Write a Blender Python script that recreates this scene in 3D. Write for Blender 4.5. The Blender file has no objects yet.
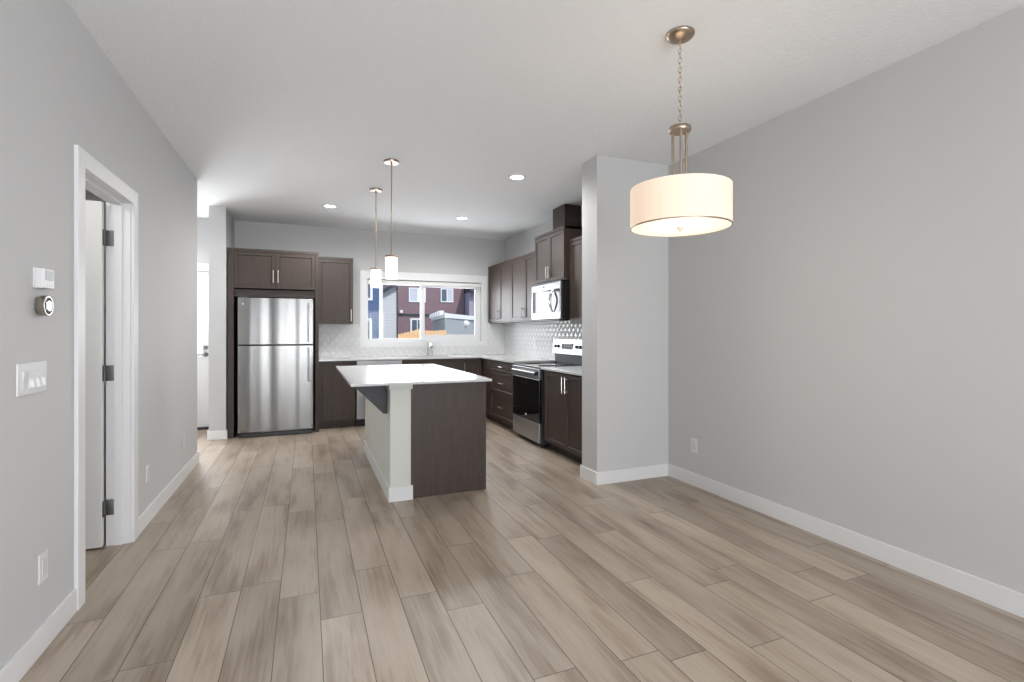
import bpy, bmesh, math, random
from mathutils import Vector, Matrix
random.seed(4)
S = bpy.context.scene
COL = S.collection

# ------------------------------------------------------------------ camera, world, lights, exposure
F_PX, TH, HOR, CAM_H = 500.4, 0.3896, 330.7, 1.28
cd = bpy.data.cameras.new('camera'); cam = bpy.data.objects.new('camera', cd); COL.objects.link(cam)
cam.location = (0, 0, CAM_H); cam.rotation_euler = (math.pi/2, 0, -TH)
cd.sensor_width = 36; cd.lens = F_PX/1024*36; cd.shift_y = (HOR-341)/1024; cd.clip_start = .05; cd.clip_end = 300
S.camera = cam
S.view_settings.view_transform = 'Standard'; S.view_settings.look = 'None'
S.view_settings.exposure = 0.36; S.view_settings.gamma = 1; S.view_settings.use_curve_mapping = False
S.cycles.use_denoising = True
S.cycles.max_bounces = 10; S.cycles.diffuse_bounces = 7; S.cycles.glossy_bounces = 4
S.cycles.transparent_max_bounces = 12; S.cycles.sample_clamp_indirect = 8
S.cycles.caustics_reflective = False; S.cycles.caustics_refractive = False
w = bpy.data.worlds.new('world'); S.world = w; w.use_nodes = True
bg = w.node_tree.nodes['Background']; bg.inputs[0].default_value = (.62, .77, 1, 1); bg.inputs[1].default_value = 1.15

def light(name, kind, loc, energy, color=(1, 1, 1), rot=(0, 0, 0), **k):
    d = bpy.data.lights.new(name, kind); d.energy = energy; d.color = color
    for a, b in k.items(): setattr(d, a, b)
    o = bpy.data.objects.new(name, d); COL.objects.link(o); o.location = loc; o.rotation_euler = rot
    return o
SUN = light('sun', 'SUN', (0, -20, 20), 2.0, (1, .95, .88), (math.radians(48), 0, math.radians(24)), angle=.03)
# daylight through the glazing of the rear wall (behind the camera), the entry door and the kitchen window
light('rear_daylight', 'AREA', (.05, -3.95, 1.0), 148, (.95, .97, 1), (math.radians(112), 0, 0), shape='RECTANGLE', size=1.9, size_y=2.3)
light('rear_daylight_two', 'AREA', (1.95, -3.95, 1.1), 122, (.95, .97, 1), (math.radians(112), 0, 0), shape='RECTANGLE', size=1.7, size_y=2.1)
light('side_fill_added', 'AREA', (3.35, -1.95, 1.2), 122, (.95, .97, 1), (math.radians(108), 0, math.radians(90)), shape='RECTANGLE', size=2.3, size_y=2.0)  # added fill for cross light, shining through the unseen side opening
light('kitchen_daylight', 'AREA', (1.68, 7.82, 1.56), 36, (.93, .96, 1), (math.radians(-103), 0, 0), shape='RECTANGLE', size=1.75, size_y=.85)
light('entry_daylight', 'AREA', (-1.62, 7.51, 1.5), 45, (.95, .97, 1), (math.radians(-98), 0, 0), shape='RECTANGLE', size=.5, size_y=1.2)

# ------------------------------------------------------------------ materials
def mat(name, color=(.5, .5, .5), rough=.5, metal=0, emit=None, es=0, spec=.5, coat=0, build=None):
    m = bpy.data.materials.new(name); m.use_nodes = True; nt = m.node_tree; p = nt.nodes['Principled BSDF']
    p.inputs['Base Color'].default_value = (*color, 1); p.inputs['Roughness'].default_value = rough
    p.inputs['Metallic'].default_value = metal; p.inputs['Specular IOR Level'].default_value = spec
    p.inputs['Coat Weight'].default_value = coat
    if emit: p.inputs['Emission Color'].default_value = (*emit, 1); p.inputs['Emission Strength'].default_value = es
    if build: build(nt, p)
    return m
def N(nt, t, **k):
    n = nt.nodes.new(t)
    for a, b in k.items(): setattr(n, a, b)
    return n
def M(nt, op, a, b=None, c=None):
    n = N(nt, 'ShaderNodeMath', operation=op)
    for i, v in enumerate((a, b, c)):
        if v is None: continue
        if isinstance(v, (int, float)): n.inputs[i].default_value = v
        else: nt.links.new(v, n.inputs[i])
    return n.outputs[0]
def obco(nt, scale=(1, 1, 1)):
    c = N(nt, 'ShaderNodeTexCoord'); mp = N(nt, 'ShaderNodeMapping'); mp.inputs['Scale'].default_value = scale
    nt.links.new(c.outputs['Object'], mp.inputs[0]); return mp.outputs[0]
def noise(nt, vec, scale, detail=3, rough=.5):
    n = N(nt, 'ShaderNodeTexNoise'); n.inputs['Scale'].default_value = scale; n.inputs['Detail'].default_value = detail
    n.inputs['Roughness'].default_value = rough
    nt.links.new(vec, n.inputs['Vector']); return n.outputs['Fac']
def ramp(nt, fac, stops):
    r = N(nt, 'ShaderNodeValToRGB'); e = r.color_ramp.elements
    while len(e) < len(stops): e.new(.5)
    for i, (p, c) in enumerate(stops): e[i].position = p; e[i].color = (*c, 1)
    nt.links.new(fac, r.inputs[0]); return r.outputs[0]
def bump(nt, p, h, strength, dist):
    b = N(nt, 'ShaderNodeBump'); b.inputs['Strength'].default_value = strength; b.inputs['Distance'].default_value = dist
    nt.links.new(h, b.inputs['Height']); nt.links.new(b.outputs[0], p.inputs['Normal'])

def b_wall(nt, p): bump(nt, p, noise(nt, obco(nt), 220, 2), .08, .001)
def b_ceil(nt, p):
    n = noise(nt, obco(nt), 55, 4, .65)
    bump(nt, p, ramp(nt, n, [(.42, (0, 0, 0)), (.62, (1, 1, 1))]), .55, .004)
def b_floor(nt, p):
    L = nt.links
    c = N(nt, 'ShaderNodeTexCoord'); sp = N(nt, 'ShaderNodeSeparateXYZ'); L.new(c.outputs['Object'], sp.inputs[0])
    W, LEN = .178, 1.22
    xs = M(nt, 'DIVIDE', M(nt, 'ADD', sp.outputs[0], .12+W*40), W)
    row = M(nt, 'FLOOR', xs); fx = M(nt, 'FRACT', xs)
    wn = N(nt, 'ShaderNodeTexWhiteNoise', noise_dimensions='1D'); L.new(M(nt, 'ADD', row, 3.7), wn.inputs['W'])
    ys = M(nt, 'ADD', M(nt, 'DIVIDE', M(nt, 'ADD', sp.outputs[1], 30), LEN), wn.outputs['Value'])
    pid = M(nt, 'FLOOR', ys); fy = M(nt, 'FRACT', ys)
    cv = N(nt, 'ShaderNodeCombineXYZ'); L.new(row, cv.inputs[0]); L.new(pid, cv.inputs[1])
    w2 = N(nt, 'ShaderNodeTexWhiteNoise', noise_dimensions='3D'); L.new(cv.outputs[0], w2.inputs['Vector'])
    # grain coordinates, shifted per plank
    off = N(nt, 'ShaderNodeVectorMath', operation='SCALE'); L.new(w2.outputs['Color'], off.inputs[0]); off.inputs['Scale'].default_value = 17
    ad = N(nt, 'ShaderNodeVectorMath', operation='ADD'); L.new(c.outputs['Object'], ad.inputs[0]); L.new(off.outputs[0], ad.inputs[1])
    mp = N(nt, 'ShaderNodeMapping'); mp.inputs['Scale'].default_value = (4.6, .85, 1); L.new(ad.outputs[0], mp.inputs[0])
    n1 = noise(nt, mp.outputs[0], 1.6, 4, .52)
    mp2 = N(nt, 'ShaderNodeMapping'); mp2.inputs['Scale'].default_value = (50, 2.0, 1); L.new(ad.outputs[0], mp2.inputs[0])
    n2 = noise(nt, mp2.outputs[0], 1.6, 4, .6)
    g = M(nt, 'ADD', M(nt, 'MULTIPLY', n1, .66), M(nt, 'MULTIPLY', n2, .34))
    col = ramp(nt, g, [(.28, (.165, .118, .082)), (.41, (.285, .222, .166)), (.50, (.372, .304, .238)), (.68, (.44, .375, .305))])
    val = M(nt, 'ADD', M(nt, 'MULTIPLY', w2.outputs['Value'], .26), .87)
    hs = N(nt, 'ShaderNodeHueSaturation'); L.new(col, hs.inputs['Color']); L.new(val, hs.inputs['Value'])
    # grooves
    ex = M(nt, 'MULTIPLY', M(nt, 'MINIMUM', fx, M(nt, 'SUBTRACT', 1.0, fx)), W)
    ey = M(nt, 'MULTIPLY', M(nt, 'MINIMUM', fy, M(nt, 'SUBTRACT', 1.0, fy)), LEN)
    e = M(nt, 'MINIMUM', ex, ey)
    gr = N(nt, 'ShaderNodeMapRange'); L.new(e, gr.inputs[0]); gr.inputs[1].default_value = .0008; gr.inputs[2].default_value = .0026
    mx = N(nt, 'ShaderNodeMix', data_type='RGBA'); L.new(gr.outputs[0], mx.inputs[0])
    mx.inputs[6].default_value = (.06, .046, .036, 1); L.new(hs.outputs[0], mx.inputs[7]); L.new(mx.outputs[2], p.inputs['Base Color'])
    L.new(M(nt, 'ADD', M(nt, 'MULTIPLY', n2, .14), .30), p.inputs['Roughness'])
    h = M(nt, 'ADD', gr.outputs[0], M(nt, 'MULTIPLY', n2, .25)); bump(nt, p, h, .35, .0012)
def b_wood(vertical=True):
    def f(nt, p):
        v = obco(nt, (14, 14, 1.2) if vertical else (1.2, 1.2, 14))
        n = noise(nt, v, 3.2, 6, .62)
        c = ramp(nt, n, [(.3, (.032, .0200, .0142)), (.5, (.042, .0272, .0200)), (.7, (.054, .0360, .0268))])
        nt.links.new(c, p.inputs['Base Color']); bump(nt, p, n, .12, .001)
    return f
def b_steel(stretch):
    def f(nt, p):
        n = noise(nt, obco(nt, stretch), 3, 3, .6)
        nt.links.new(M(nt, 'ADD', M(nt, 'MULTIPLY', n, .12), p.inputs['Roughness'].default_value-.06), p.inputs['Roughness'])
        bump(nt, p, n, .06, .0006)
    return f
def b_fridge(nt, p):
    n = noise(nt, obco(nt, (260, 260, .8)), 1, 3, .6)
    big = noise(nt, obco(nt, (4.2, 4.2, .05)), 1.0, 1, .4)
    bump(nt, p, M(nt, 'ADD', M(nt, 'MULTIPLY', n, .012), big), 1.0, .036)
def b_tile(nt, p):
    L = nt.links; c = N(nt, 'ShaderNodeTexCoord'); sp = N(nt, 'ShaderNodeSeparateXYZ'); L.new(c.outputs['Object'], sp.inputs[0])
    h = M(nt, 'ADD', sp.outputs[0], sp.outputs[1]); z = sp.outputs[2]
    P_, Q_ = .104, .128            # arabesque mosaic: staggered lozenges with curved sides
    a = M(nt, 'MULTIPLY', h, 2*math.pi/P_/2*1.0); b = M(nt, 'MULTIPLY', z, 2*math.pi/Q_/2*1.0)
    k = M(nt, 'ABSOLUTE', M(nt, 'MULTIPLY', M(nt, 'SINE', a), M(nt, 'SINE', b)))
    k2 = M(nt, 'ABSOLUTE', M(nt, 'MULTIPLY', M(nt, 'COSINE', a), M(nt, 'COSINE', b)))
    d = M(nt, 'ABSOLUTE', M(nt, 'SUBTRACT', k, k2))
    g = N(nt, 'ShaderNodeMapRange'); L.new(d, g.inputs[0]); g.inputs[1].default_value = .02; g.inputs[2].default_value = .11
    mx = N(nt, 'ShaderNodeMix', data_type='RGBA'); L.new(g.outputs[0], mx.inputs[0])
    mx.inputs[6].default_value = (.62, .62, .61, 1); mx.inputs[7].default_value = (.70, .71, .705, 1); L.new(mx.outputs[2], p.inputs['Base Color'])
    bump(nt, p, M(nt, 'POWER', M(nt, 'MAXIMUM', d, 0.0001), .6), 1.0, .007)
def b_siding(pitch):
    def f(nt, p):
        c = N(nt, 'ShaderNodeTexCoord'); sp = N(nt, 'ShaderNodeSeparateXYZ'); nt.links.new(c.outputs['Object'], sp.inputs[0])
        fr = M(nt, 'FRACT', M(nt, 'DIVIDE', M(nt, 'ADD', sp.outputs[2], 20), pitch))
        bump(nt, p, M(nt, 'SUBTRACT', 1.0, fr), 1.0, .03)
    return f
def b_shade(nt, p):
    n = noise(nt, obco(nt, (60, 60, 1)), 1.5, 2)
    c = ramp(nt, n, [(.3, (1, .68, .45)), (.7, (1, .76, .55))]); nt.links.new(c, p.inputs['Emission Color'])
def thin_glass(name, tint=(1, 1, 1), ior=1.45):
    m = bpy.data.materials.new(name); m.use_nodes = True; nt = m.node_tree; nt.nodes.remove(nt.nodes['Principled BSDF'])
    o = nt.nodes['Material Output']; t = N(nt, 'ShaderNodeBsdfTransparent'); t.inputs[0].default_value = (*tint, 1)
    g = N(nt, 'ShaderNodeBsdfGlossy'); g.inputs['Roughness'].default_value = .02
    f = N(nt, 'ShaderNodeFresnel'); f.inputs[0].default_value = ior; mx = N(nt, 'ShaderNodeMixShader')
    nt.links.new(f.outputs[0], mx.inputs[0]); nt.links.new(t.outputs[0], mx.inputs[1]); nt.links.new(g.outputs[0], mx.inputs[2])
    nt.links.new(mx.outputs[0], o.inputs[0]); return m

WALL = mat('wall_paint', (.540, .543, .543), .75, build=b_wall)
PONY = mat('island_wall_paint', (.60, .62, .575), .75, build=b_wall)
CEIL = mat('ceiling_stipple', (.83, .845, .86), .9, build=b_ceil)
TRIM = mat('white_trim_paint', (.72, .725, .73), .4)
DOORW = mat('white_door_paint', (.70, .70, .69), .45)
FLOOR = mat('oak_plank_floor', (.3, .25, .2), .4, build=b_floor)
WOOD = mat('espresso_wood', (.05, .04, .035), .5, build=b_wood())
WOODH = mat('espresso_wood_grain_across', (.05, .04, .035), .5, build=b_wood(False))
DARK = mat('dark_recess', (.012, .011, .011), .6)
QUARTZ = mat('white_quartz', (.60, .605, .61), .15)
STEEL = mat('brushed_steel', (.40, .405, .41), .36, 1, build=b_steel((1, 1, 60)))
FRIDGE = mat('fridge_steel', (.215, .212, .206), .26, 1, build=b_fridge)
NICKEL = mat('brushed_nickel', (.42, .335, .26), .3, 1)
BRONZE = mat('dark_nickel', (.30, .28, .26), .3, 1)
HANDLE = mat('satin_handle', (.66, .62, .57), .3, 1)
HINGE = mat('hinge_steel', (.20, .20, .20), .5, 1)
CHROME = mat('chrome', (.75, .76, .78), .08, 1)
BLACKG = mat('black_glass', (.006, .006, .007), .06)
BLACK = mat('black_plastic', (.014, .014, .015), .4)
GREYP = mat('dark_grey_metal', (.05, .055, .06), .4, .3)
CORBEL = mat('charcoal_bracket', (.018, .018, .021), .5)
WPLAST = mat('white_plastic', (.68, .68, .68), .35)
OFFW = mat('offwhite_plastic', (.62, .62, .62), .4)
SCREEN = mat('grey_lcd', (.30, .31, .30), .3)
TILE = mat('arabesque_tile', (.7, .71, .7), .13, build=b_tile)
GLASS = thin_glass('window_glass', ior=1.18)
FROST = mat('frosted_lite_glow', (.8, .82, .84), .3, emit=(.9, .95, 1), es=.55)  # pane itself glows, standing in for daylight behind the door
OPAL = mat('opal_glass_lit', (.9, .9, .88), .4, emit=(1, .94, .83), es=.95)
SHADE = mat('pleated_fabric_lit', (.62, .55, .47), .8, emit=(1, .73, .50), es=.40, build=b_shade)
DIFF = mat('diffuser_lit', (.5, .49, .44), .5, emit=(1, .90, .66), es=.5)
LED = mat('led_lens', (1, 1, 1), .5, emit=(1, .98, .94), es=9)
BLIND = mat('roller_blind_fabric', (.74, .74, .72), .85)
VINYL = mat('white_vinyl', (.72, .73, .74), .35)
BLUE = mat('blue_siding', (.060, .10, .21), .7, build=b_siding(.16))
PALE = mat('pale_grey_siding', (.55, .56, .58), .7, build=b_siding(.16))
MAROON = mat('maroon_siding', (.20, .125, .14), .7, build=b_siding(.16))
LAV = mat('lavender_grey_siding', (.30, .28, .34), .7, build=b_siding(.16))
GARG = mat('grey_garage_panel', (.36, .38, .385), .7)
ROOF = mat('dark_shingle', (.05, .05, .06), .9)
OUTW = mat('exterior_white', (.80, .80, .80), .5)
CEDAR = mat('new_cedar', (.85, .52, .27), .7)
PANE = mat('house_pane', (.10, .13, .16), .1)
CURTN = mat('house_pane_curtained', (.55, .57, .62), .4)
GROUND = mat('yard_ground', (.16, .15, .11), .95)

# ------------------------------------------------------------------ mesh builder
class MB:
    def __init__(s, T=None): s.bm = bmesh.new(); s.T = T or Matrix.Identity(4)
    def _fin(s, vs):
        for v in vs: v.co = s.T @ v.co
    def box(s, x0, x1, y0, y1, z0, z1, bev=0):
        r = bmesh.ops.create_cube(s.bm, size=1); vs = r['verts']
        for v in vs: v.co = Vector((x0+(v.co.x+.5)*(x1-x0), y0+(v.co.y+.5)*(y1-y0), z0+(v.co.z+.5)*(z1-z0)))
        if bev:
            es = list({e for v in vs for e in v.link_edges})
            q = bmesh.ops.bevel(s.bm, geom=es, offset=bev, segments=2, affect='EDGES', profile=.5); vs = q['verts']
            vs = list({v for f in q['faces'] for v in f.verts} | set(vs))
        s._fin(vs); return s
    def shaker(s, a0, a1, b, c0, c1, t=.02, rail=.058, dep=.009):
        """door or drawer front with recessed panel; back at depth b, front at b+t (local b = towards the viewer)."""
        r = bmesh.ops.create_cube(s.bm, size=1); vs = r['verts']
        for v in vs: v.co = Vector((a0+(v.co.x+.5)*(a1-a0), b+(v.co.y+.5)*t, c0+(v.co.z+.5)*(c1-c0)))
        s.bm.normal_update()
        f = max({f for v in vs for f in v.link_faces}, key=lambda q: q.calc_center_median().y)
        allv = set(vs)
        q = bmesh.ops.inset_region(s.bm, faces=[f], thickness=rail, depth=0); allv |= {v for g in q['faces'] for v in g.verts} | set(f.verts)
        q = bmesh.ops.inset_region(s.bm, faces=[f], thickness=.006, depth=0); allv |= {v for g in q['faces'] for v in g.verts} | set(f.verts)
        for v in f.verts: v.co.y -= dep
        allv |= set(f.verts); s._fin(allv); return s
    def cyl(s, p0, p1, r, r2=None, n=16, cap=True):
        p0, p1 = Vector(p0), Vector(p1); d = p1-p0
        q = bmesh.ops.create_cone(s.bm, cap_ends=cap, segments=n, radius1=r, radius2=r if r2 is None else r2, depth=d.length)
        m = Matrix.Translation((p0+p1)/2) @ d.to_track_quat('Z', 'Y').to_matrix().to_4x4()
        for v in q['verts']: v.co = m @ v.co
        s._fin(q['verts']); return s
    def tube(s, pts, r, n=10, flat=1.0):
        pts = [Vector(p) for p in pts]; rings = []
        for i, p in enumerate(pts):
            t = (pts[min(i+1, len(pts)-1)]-pts[max(i-1, 0)]).normalized()
            up = Vector((0, 0, 1)) if abs(t.z) < .95 else Vector((1, 0, 0))
            u = t.cross(up).normalized(); v = t.cross(u)
            rings.append([s.bm.verts.new(p+u*r*math.cos(2*math.pi*k/n)+v*r*flat*math.sin(2*math.pi*k/n)) for k in range(n)])
        for a, b in zip(rings, rings[1:]):
            for k in range(n): s.bm.faces.new((a[k], a[(k+1) % n], b[(k+1) % n], b[k]))
        s.bm.faces.new(rings[0][::-1]); s.bm.faces.new(rings[-1])
        s._fin([v for q in rings for v in q]); return s
    def lathe(s, prof, c=(0, 0, 0), n=32, M4=None):
        closed = prof[0] == prof[-1]
        rings = []
        for r, z in prof: rings.append([s.bm.verts.new(Vector((r*math.cos(2*math.pi*k/n), r*math.sin(2*math.pi*k/n), z))) for k in range(n)])
        for a, b in zip(rings, rings[1:]):
            for k in range(n): s.bm.faces.new((a[k], a[(k+1) % n], b[(k+1) % n], b[k]))
        if prof[0][0] > 0 and not closed: s.bm.faces.new(rings[0])
        if prof[-1][0] > 0 and not closed: s.bm.faces.new(rings[-1][::-1])
        m = Matrix.Translation(c) @ (M4 or Matrix.Identity(4)); vs = [v for q in rings for v in q]
        for v in vs: v.co = m @ v.co
        s._fin(vs); return s
    def prism(s, pts, axis, lo, hi):
        """polygon pts in the two other axes, extruded along axis (0,1,2)."""
        def mk(p, h):
            c = list(p); c.insert(axis, h); return s.bm.verts.new(c)
        a = [mk(p, lo) for p in pts]; b = [mk(p, hi) for p in pts]; n = len(pts)
        s.bm.faces.new(a); s.bm.faces.new(b[::-1])
        for k in range(n): s.bm.faces.new((a[k], a[(k+1) % n], b[(k+1) % n], b[k]))
        s._fin(a+b); return s
    def torus(s, c, R, r, M3, n=14, k=6, stretch=1.0):
        rings = []
        for i in range(n):
            A = 2*math.pi*i/n; ring = []
            for j in range(k):
                B = 2*math.pi*j/k; rr = R+r*math.cos(B)
                p = Vector((rr*math.cos(A), r*math.sin(B), rr*math.sin(A)*stretch)); ring.append(s.bm.verts.new(Vector(c)+M3 @ p))
            rings.append(ring)
        for i in range(n):
            for j in range(k): s.bm.faces.new((rings[i][j], rings[(i+1) % n][j], rings[(i+1) % n][(j+1) % k], rings[i][(j+1) % k]))
        s._fin([v for q in rings for v in q]); return s
    def build(s, name, m, parent=None, smooth=False, org=None):
        bmesh.ops.remove_doubles(s.bm, verts=s.bm.verts, dist=1e-6)
        bmesh.ops.recalc_face_normals(s.bm, faces=s.bm.faces)
        o0 = Vector(org) if org else Vector((0, 0, 0))
        q = parent
        if q is not None:
            while q.parent: q = q.parent
            o0 = Vector(q.location)
        for v in s.bm.verts: v.co -= o0
        me = bpy.data.meshes.new(name); s.bm.to_mesh(me); s.bm.free(); me.materials.append(m)
        if smooth:
            for f in me.polygons: f.use_smooth = True
            try: me.set_sharp_from_angle(angle=math.radians(40))
            except Exception: pass
        o = bpy.data.objects.new(name, me); COL.objects.link(o)
        if parent: o.parent = parent
        elif org: o.location = org
        return o
def tag(o, label=None, cat=None, group=None, kind=None):
    if label: o['label'] = label
    if cat: o['category'] = cat
    if group: o['group'] = group
    if kind: o['kind'] = kind
    return o
def thing(name, loc, label, cat, group=None):
    o = bpy.data.objects.new(name, None); COL.objects.link(o); o.location = loc; o.empty_display_size = .1
    return tag(o, label, cat, group)
def struct(mb, name, m): return tag(mb.build(name, m), kind='structure')
def copy_tree(o, parent=None):
    c = o.copy(); COL.objects.link(c)
    if parent: c.parent = parent
    for ch in [x for x in bpy.data.objects if x.parent == o]: copy_tree(ch, c)
    return c
def frame(org, ad, bd):
    a = Vector(ad); b = Vector(bd); c = Vector((0, 0, 1)); m = Matrix.Identity(4)
    for i in range(3): m[i][0] = a[i]; m[i][1] = b[i]; m[i][2] = c[i]; m[i][3] = org[i]
    return m
BK = lambda x, y: frame((x, y, 0), (1, 0, 0), (0, -1, 0))        # faces the camera (-Y)
RT = lambda x, y: frame((x, y, 0), (0, -1, 0), (-1, 0, 0))       # faces -X

# ------------------------------------------------------------------ room shell
H = 2.74; XL, XR, YP, YP2, XP, YB = -.9825, 2.9655, 3.575, 3.82, 2.231, 7.52
YR = -3.5; BT, BH = .014, .104
struct(MB().box(-2.75, 3.1, YR-.12, YB+.2, -.15, 0), 'floor', FLOOR)
struct(MB().box(-2.75, 3.1, YR-.12, YB+.2, H, H+.2), 'ceiling', CEIL)
b = MB(); D0, D1, DH = 2.953, 3.667, 2.045
b.box(XL-.12, XL, YR, D0-.02, 0, H).box(XL-.12, XL, D0-.02, D1+.02, DH+.02, H).box(XL-.12, XL, D1+.02, 5.664, 0, H)
struct(b, 'wall_left', WALL)
b = MB(); SY0, SY1, SZ0, SZ1 = -3.1, -.8, .5, 2.4
b.box(XR, XR+.12, SY1, YB, 0, H).box(XR, XR+.12, YR, SY0, 0, H).box(XR, XR+.12, SY0, SY1, 0, SZ0).box(XR, XR+.12, SY0, SY1, SZ1, H)
struct(b, 'wall_right', WALL)
b = MB(); t = .06; x0, x1 = XR+.03, XR+.09
b.box(x0, x1, SY0, SY0+t, SZ0, SZ1).box(x0, x1, SY1-t, SY1, SZ0, SZ1).box(x0, x1, SY0+t, SY1-t, SZ0, SZ0+t).box(x0, x1, SY0+t, SY1-t, SZ1-t, SZ1)
f = struct(b, 'window_4', VINYL); MB().box(XR+.057, XR+.063, SY0+t, SY1-t, SZ0+t, SZ1-t).build('pane', GLASS, f)  # unseen side window, added to let more light into the room
struct(MB().box(XP, XR, YP, YP2, 0, H), 'wall_pier', WALL)
WX0, WX1, WZ0, WZ1 = .800, 2.567, 1.117, 2.035
DX0, DX1, DZ1 = -2.06, -1.13, 2.07
b = MB()
b.box(-2.75, DX0, YB, YB+.2, 0, H).box(DX0, DX1, YB, YB+.2, DZ1, H).box(DX1, WX0, YB, YB+.2, 0, H)
b.box(WX0, WX1, YB, YB+.2, 0, WZ0).box(WX0, WX1, YB, YB+.2, WZ1, H).box(WX1, XR+.12, YB, YB+.2, 0, H)
struct(b, 'wall_back', WALL)
struct(MB().box(-1.059, -.882, 6.76, YB, 0, H), 'wall_jog', WALL)
struct(MB().box(-2.75, -2.63, YR, YB, 0, H), 'wall_outer', WALL)
struct(MB().box(-2.63, XL-.12, 5.54, 5.664, 0, H), 'wall_hall', WALL)
struct(MB().box(-2.63, XL-.12, 1.9, 2.02, 0, H), 'wall_powder', WALL)
# rear wall with two glazed openings
b = MB()
b.box(-2.63, -.80, YR-.12, YR, 0, H).box(-.80, .90, YR-.12, YR, 2.35, H).box(.90, 1.20, YR-.12, YR, 0, H)
b.box(-.80, .90, YR-.12, YR, 0, .05)
b.box(1.20, 2.70, YR-.12, YR, 0, .55).box(1.20, 2.70, YR-.12, YR, 2.35, H).box(2.70, XR, YR-.12, YR, 0, H)
struct(b, 'wall_rear', WALL)
for i, (x0, x1, z0, z1) in enumerate([(-.80, .90, .05, 2.35), (1.20, 2.70, .55, 2.35)]):
    b = MB(); t = .06; y0, y1 = YR-.09, YR-.03; xm = (x0+x1)/2
    b.box(x0, x0+t, y0, y1, z0, z1).box(x1-t, x1, y0, y1, z0, z1).box(x0+t, x1-t, y0, y1, z0, z0+t).box(x0+t, x1-t, y0, y1, z1-t, z1).box(xm-t/2, xm+t/2, y0, y1, z0+t, z1-t)
    f = struct(b, 'window_%d' % (i+2), VINYL)
    MB().box(x0+t, xm-t/2, YR-.063, YR-.057, z0+t, z1-t).build('pane', GLASS, f); MB().box(xm+t/2, x1-t, YR-.063, YR-.057, z0+t, z1-t).build('pane', GLASS, f)
    f['kind'] = 'structure'

# baseboards
def base(name, segs):
    b = MB()
    for x0, x1, y0, y1 in segs: b.box(x0, x1, y0, y1, 0, BH, .002)
    return struct(b, name, TRIM)
base('baseboard_left', [(XL, XL+BT, YR, 2.866)])
base('baseboard_left', [(XL, XL+BT, 3.753, 5.664), (XL-.12, XL+BT, 5.664, 5.664+BT)])
base('baseboard_right', [(XR-BT, XR, YR, YP)])
base('baseboard_pier', [(XP-BT, XR-BT, YP-BT, YP), (XP-BT, XP, YP, YP2+BT), (XP, 2.355, YP2, YP2+BT)])
base('baseboard_jog', [(-1.059-BT, -.882+BT, 6.76-BT, 6.76), (-1.059-BT, -1.059, 6.76, YB), (-.882, -.882+BT, 6.76, 6.80)])
base('baseboard_hall', [(-2.63, XL-.12, 5.664, 5.664+BT), (-2.63, DX0-.09, YB-BT, YB)])

# interior doorway in the left wall: casing, jambs, stops
b = MB(); c = .085; cx0, cx1 = XL, XL+.018
b.box(cx0, cx1, D0-c, D0-.004, 0, DH+c, .003).box(cx0, cx1, D1+.004, D1+c, 0, DH+c, .003).box(cx0, cx1-.001, D0-.004, D1+.004, DH+.004, DH+c, .003)
struct(b, 'trim_1', TRIM)
b = MB(); j0, j1 = XL-.12, XL
b.box(j0, j1, D0-.02, D0, 0, DH+.02).box(j0, j1, D1, D1+.02, 0, DH+.02).box(j0, j1, D0, D1, DH, DH+.02)
s0, s1 = XL-.078, XL-.040
b.box(s0, s1, D0, D0+.011, 0, DH).box(s0, s1, D1-.011, D1, 0, DH).box(s0, s1, D0+.011, D1-.011, DH-.011, DH)
struct(b, 'trim_2', TRIM)
# open door leaf swung into the next room
t = MB().box(-1.80, -1.108, 3.622, 3.657, .012, 2.038, .003).build('door_1', DOORW); tag(t, kind='structure')
for z in (1.83, 1.028, .23):
    h = MB().box(-1.102, -1.060, 3.6600, 3.6665, z-.046, z+.046, .001).cyl((-1.106, 3.655, z-.048), (-1.106, 3.655, z+.048), .0075).box(-1.1075, -1.1035, 3.624, 3.652, z-.046, z+.046).build('hinge', HINGE, t, True)
h = MB().cyl((-1.74, 3.622, .96), (-1.74, 3.572, .96), .012).tube([(-1.74, 3.572, .96), (-1.69, 3.567, .96), (-1.63, 3.567, .955)], .009).build('door_handle', HINGE, t, True)

# entry door in the back hall
b = MB(); b.box(DX0-.085, DX0, YB-.018, YB, 0, DZ1+.085, .003).box(DX1, -1.073, YB-.018, YB, 0, DZ1+.085, .003).box(DX0, DX1, YB-.018, YB, DZ1, DZ1+.085, .003)
b.box(DX0, DX0+.02, YB, YB+.2, 0, DZ1).box(DX1-.02, DX1, YB, YB+.2, 0, DZ1).box(DX0+.02, DX1-.02, YB, YB+.2, DZ1-.02, DZ1)
struct(b, 'trim_3', TRIM)
d = MB(); dx0, dx1 = DX0+.024, DX1-.024; g0, g1, gz0, gz1 = dx0+.10, dx1-.10, .95, 1.93
d.box(dx0, g0, YB+.02, YB+.064, .03, 2.045).box(g1, dx1, YB+.02, YB+.064, .03, 2.045).box(g0, g1, YB+.02, YB+.064, .03, gz0).box(g0, g1, YB+.02, YB+.064, gz1, 2.045)
d = struct(d, 'door_2', TRIM)
MB().box(g0, g1, YB+.036, YB+.046, gz0, gz1).build('door_lite', FROST, d)
MB().box(g0-.02, g1+.02, YB+.012, YB+.02, gz0-.02, gz0).box(g0-.02, g1+.02, YB+.012, YB+.02, gz1, gz1+.02).box(g0-.02, g0, YB+.012, YB+.02, gz0, gz1).box(g1, g1+.02, YB+.012, YB+.02, gz0, gz1).build('lite_frame', TRIM, d)
MB().cyl((-1.21, YB+.02, 1.06), (-1.21, YB-.005, 1.06), .026).build('deadbolt', HINGE, d, True)
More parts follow.
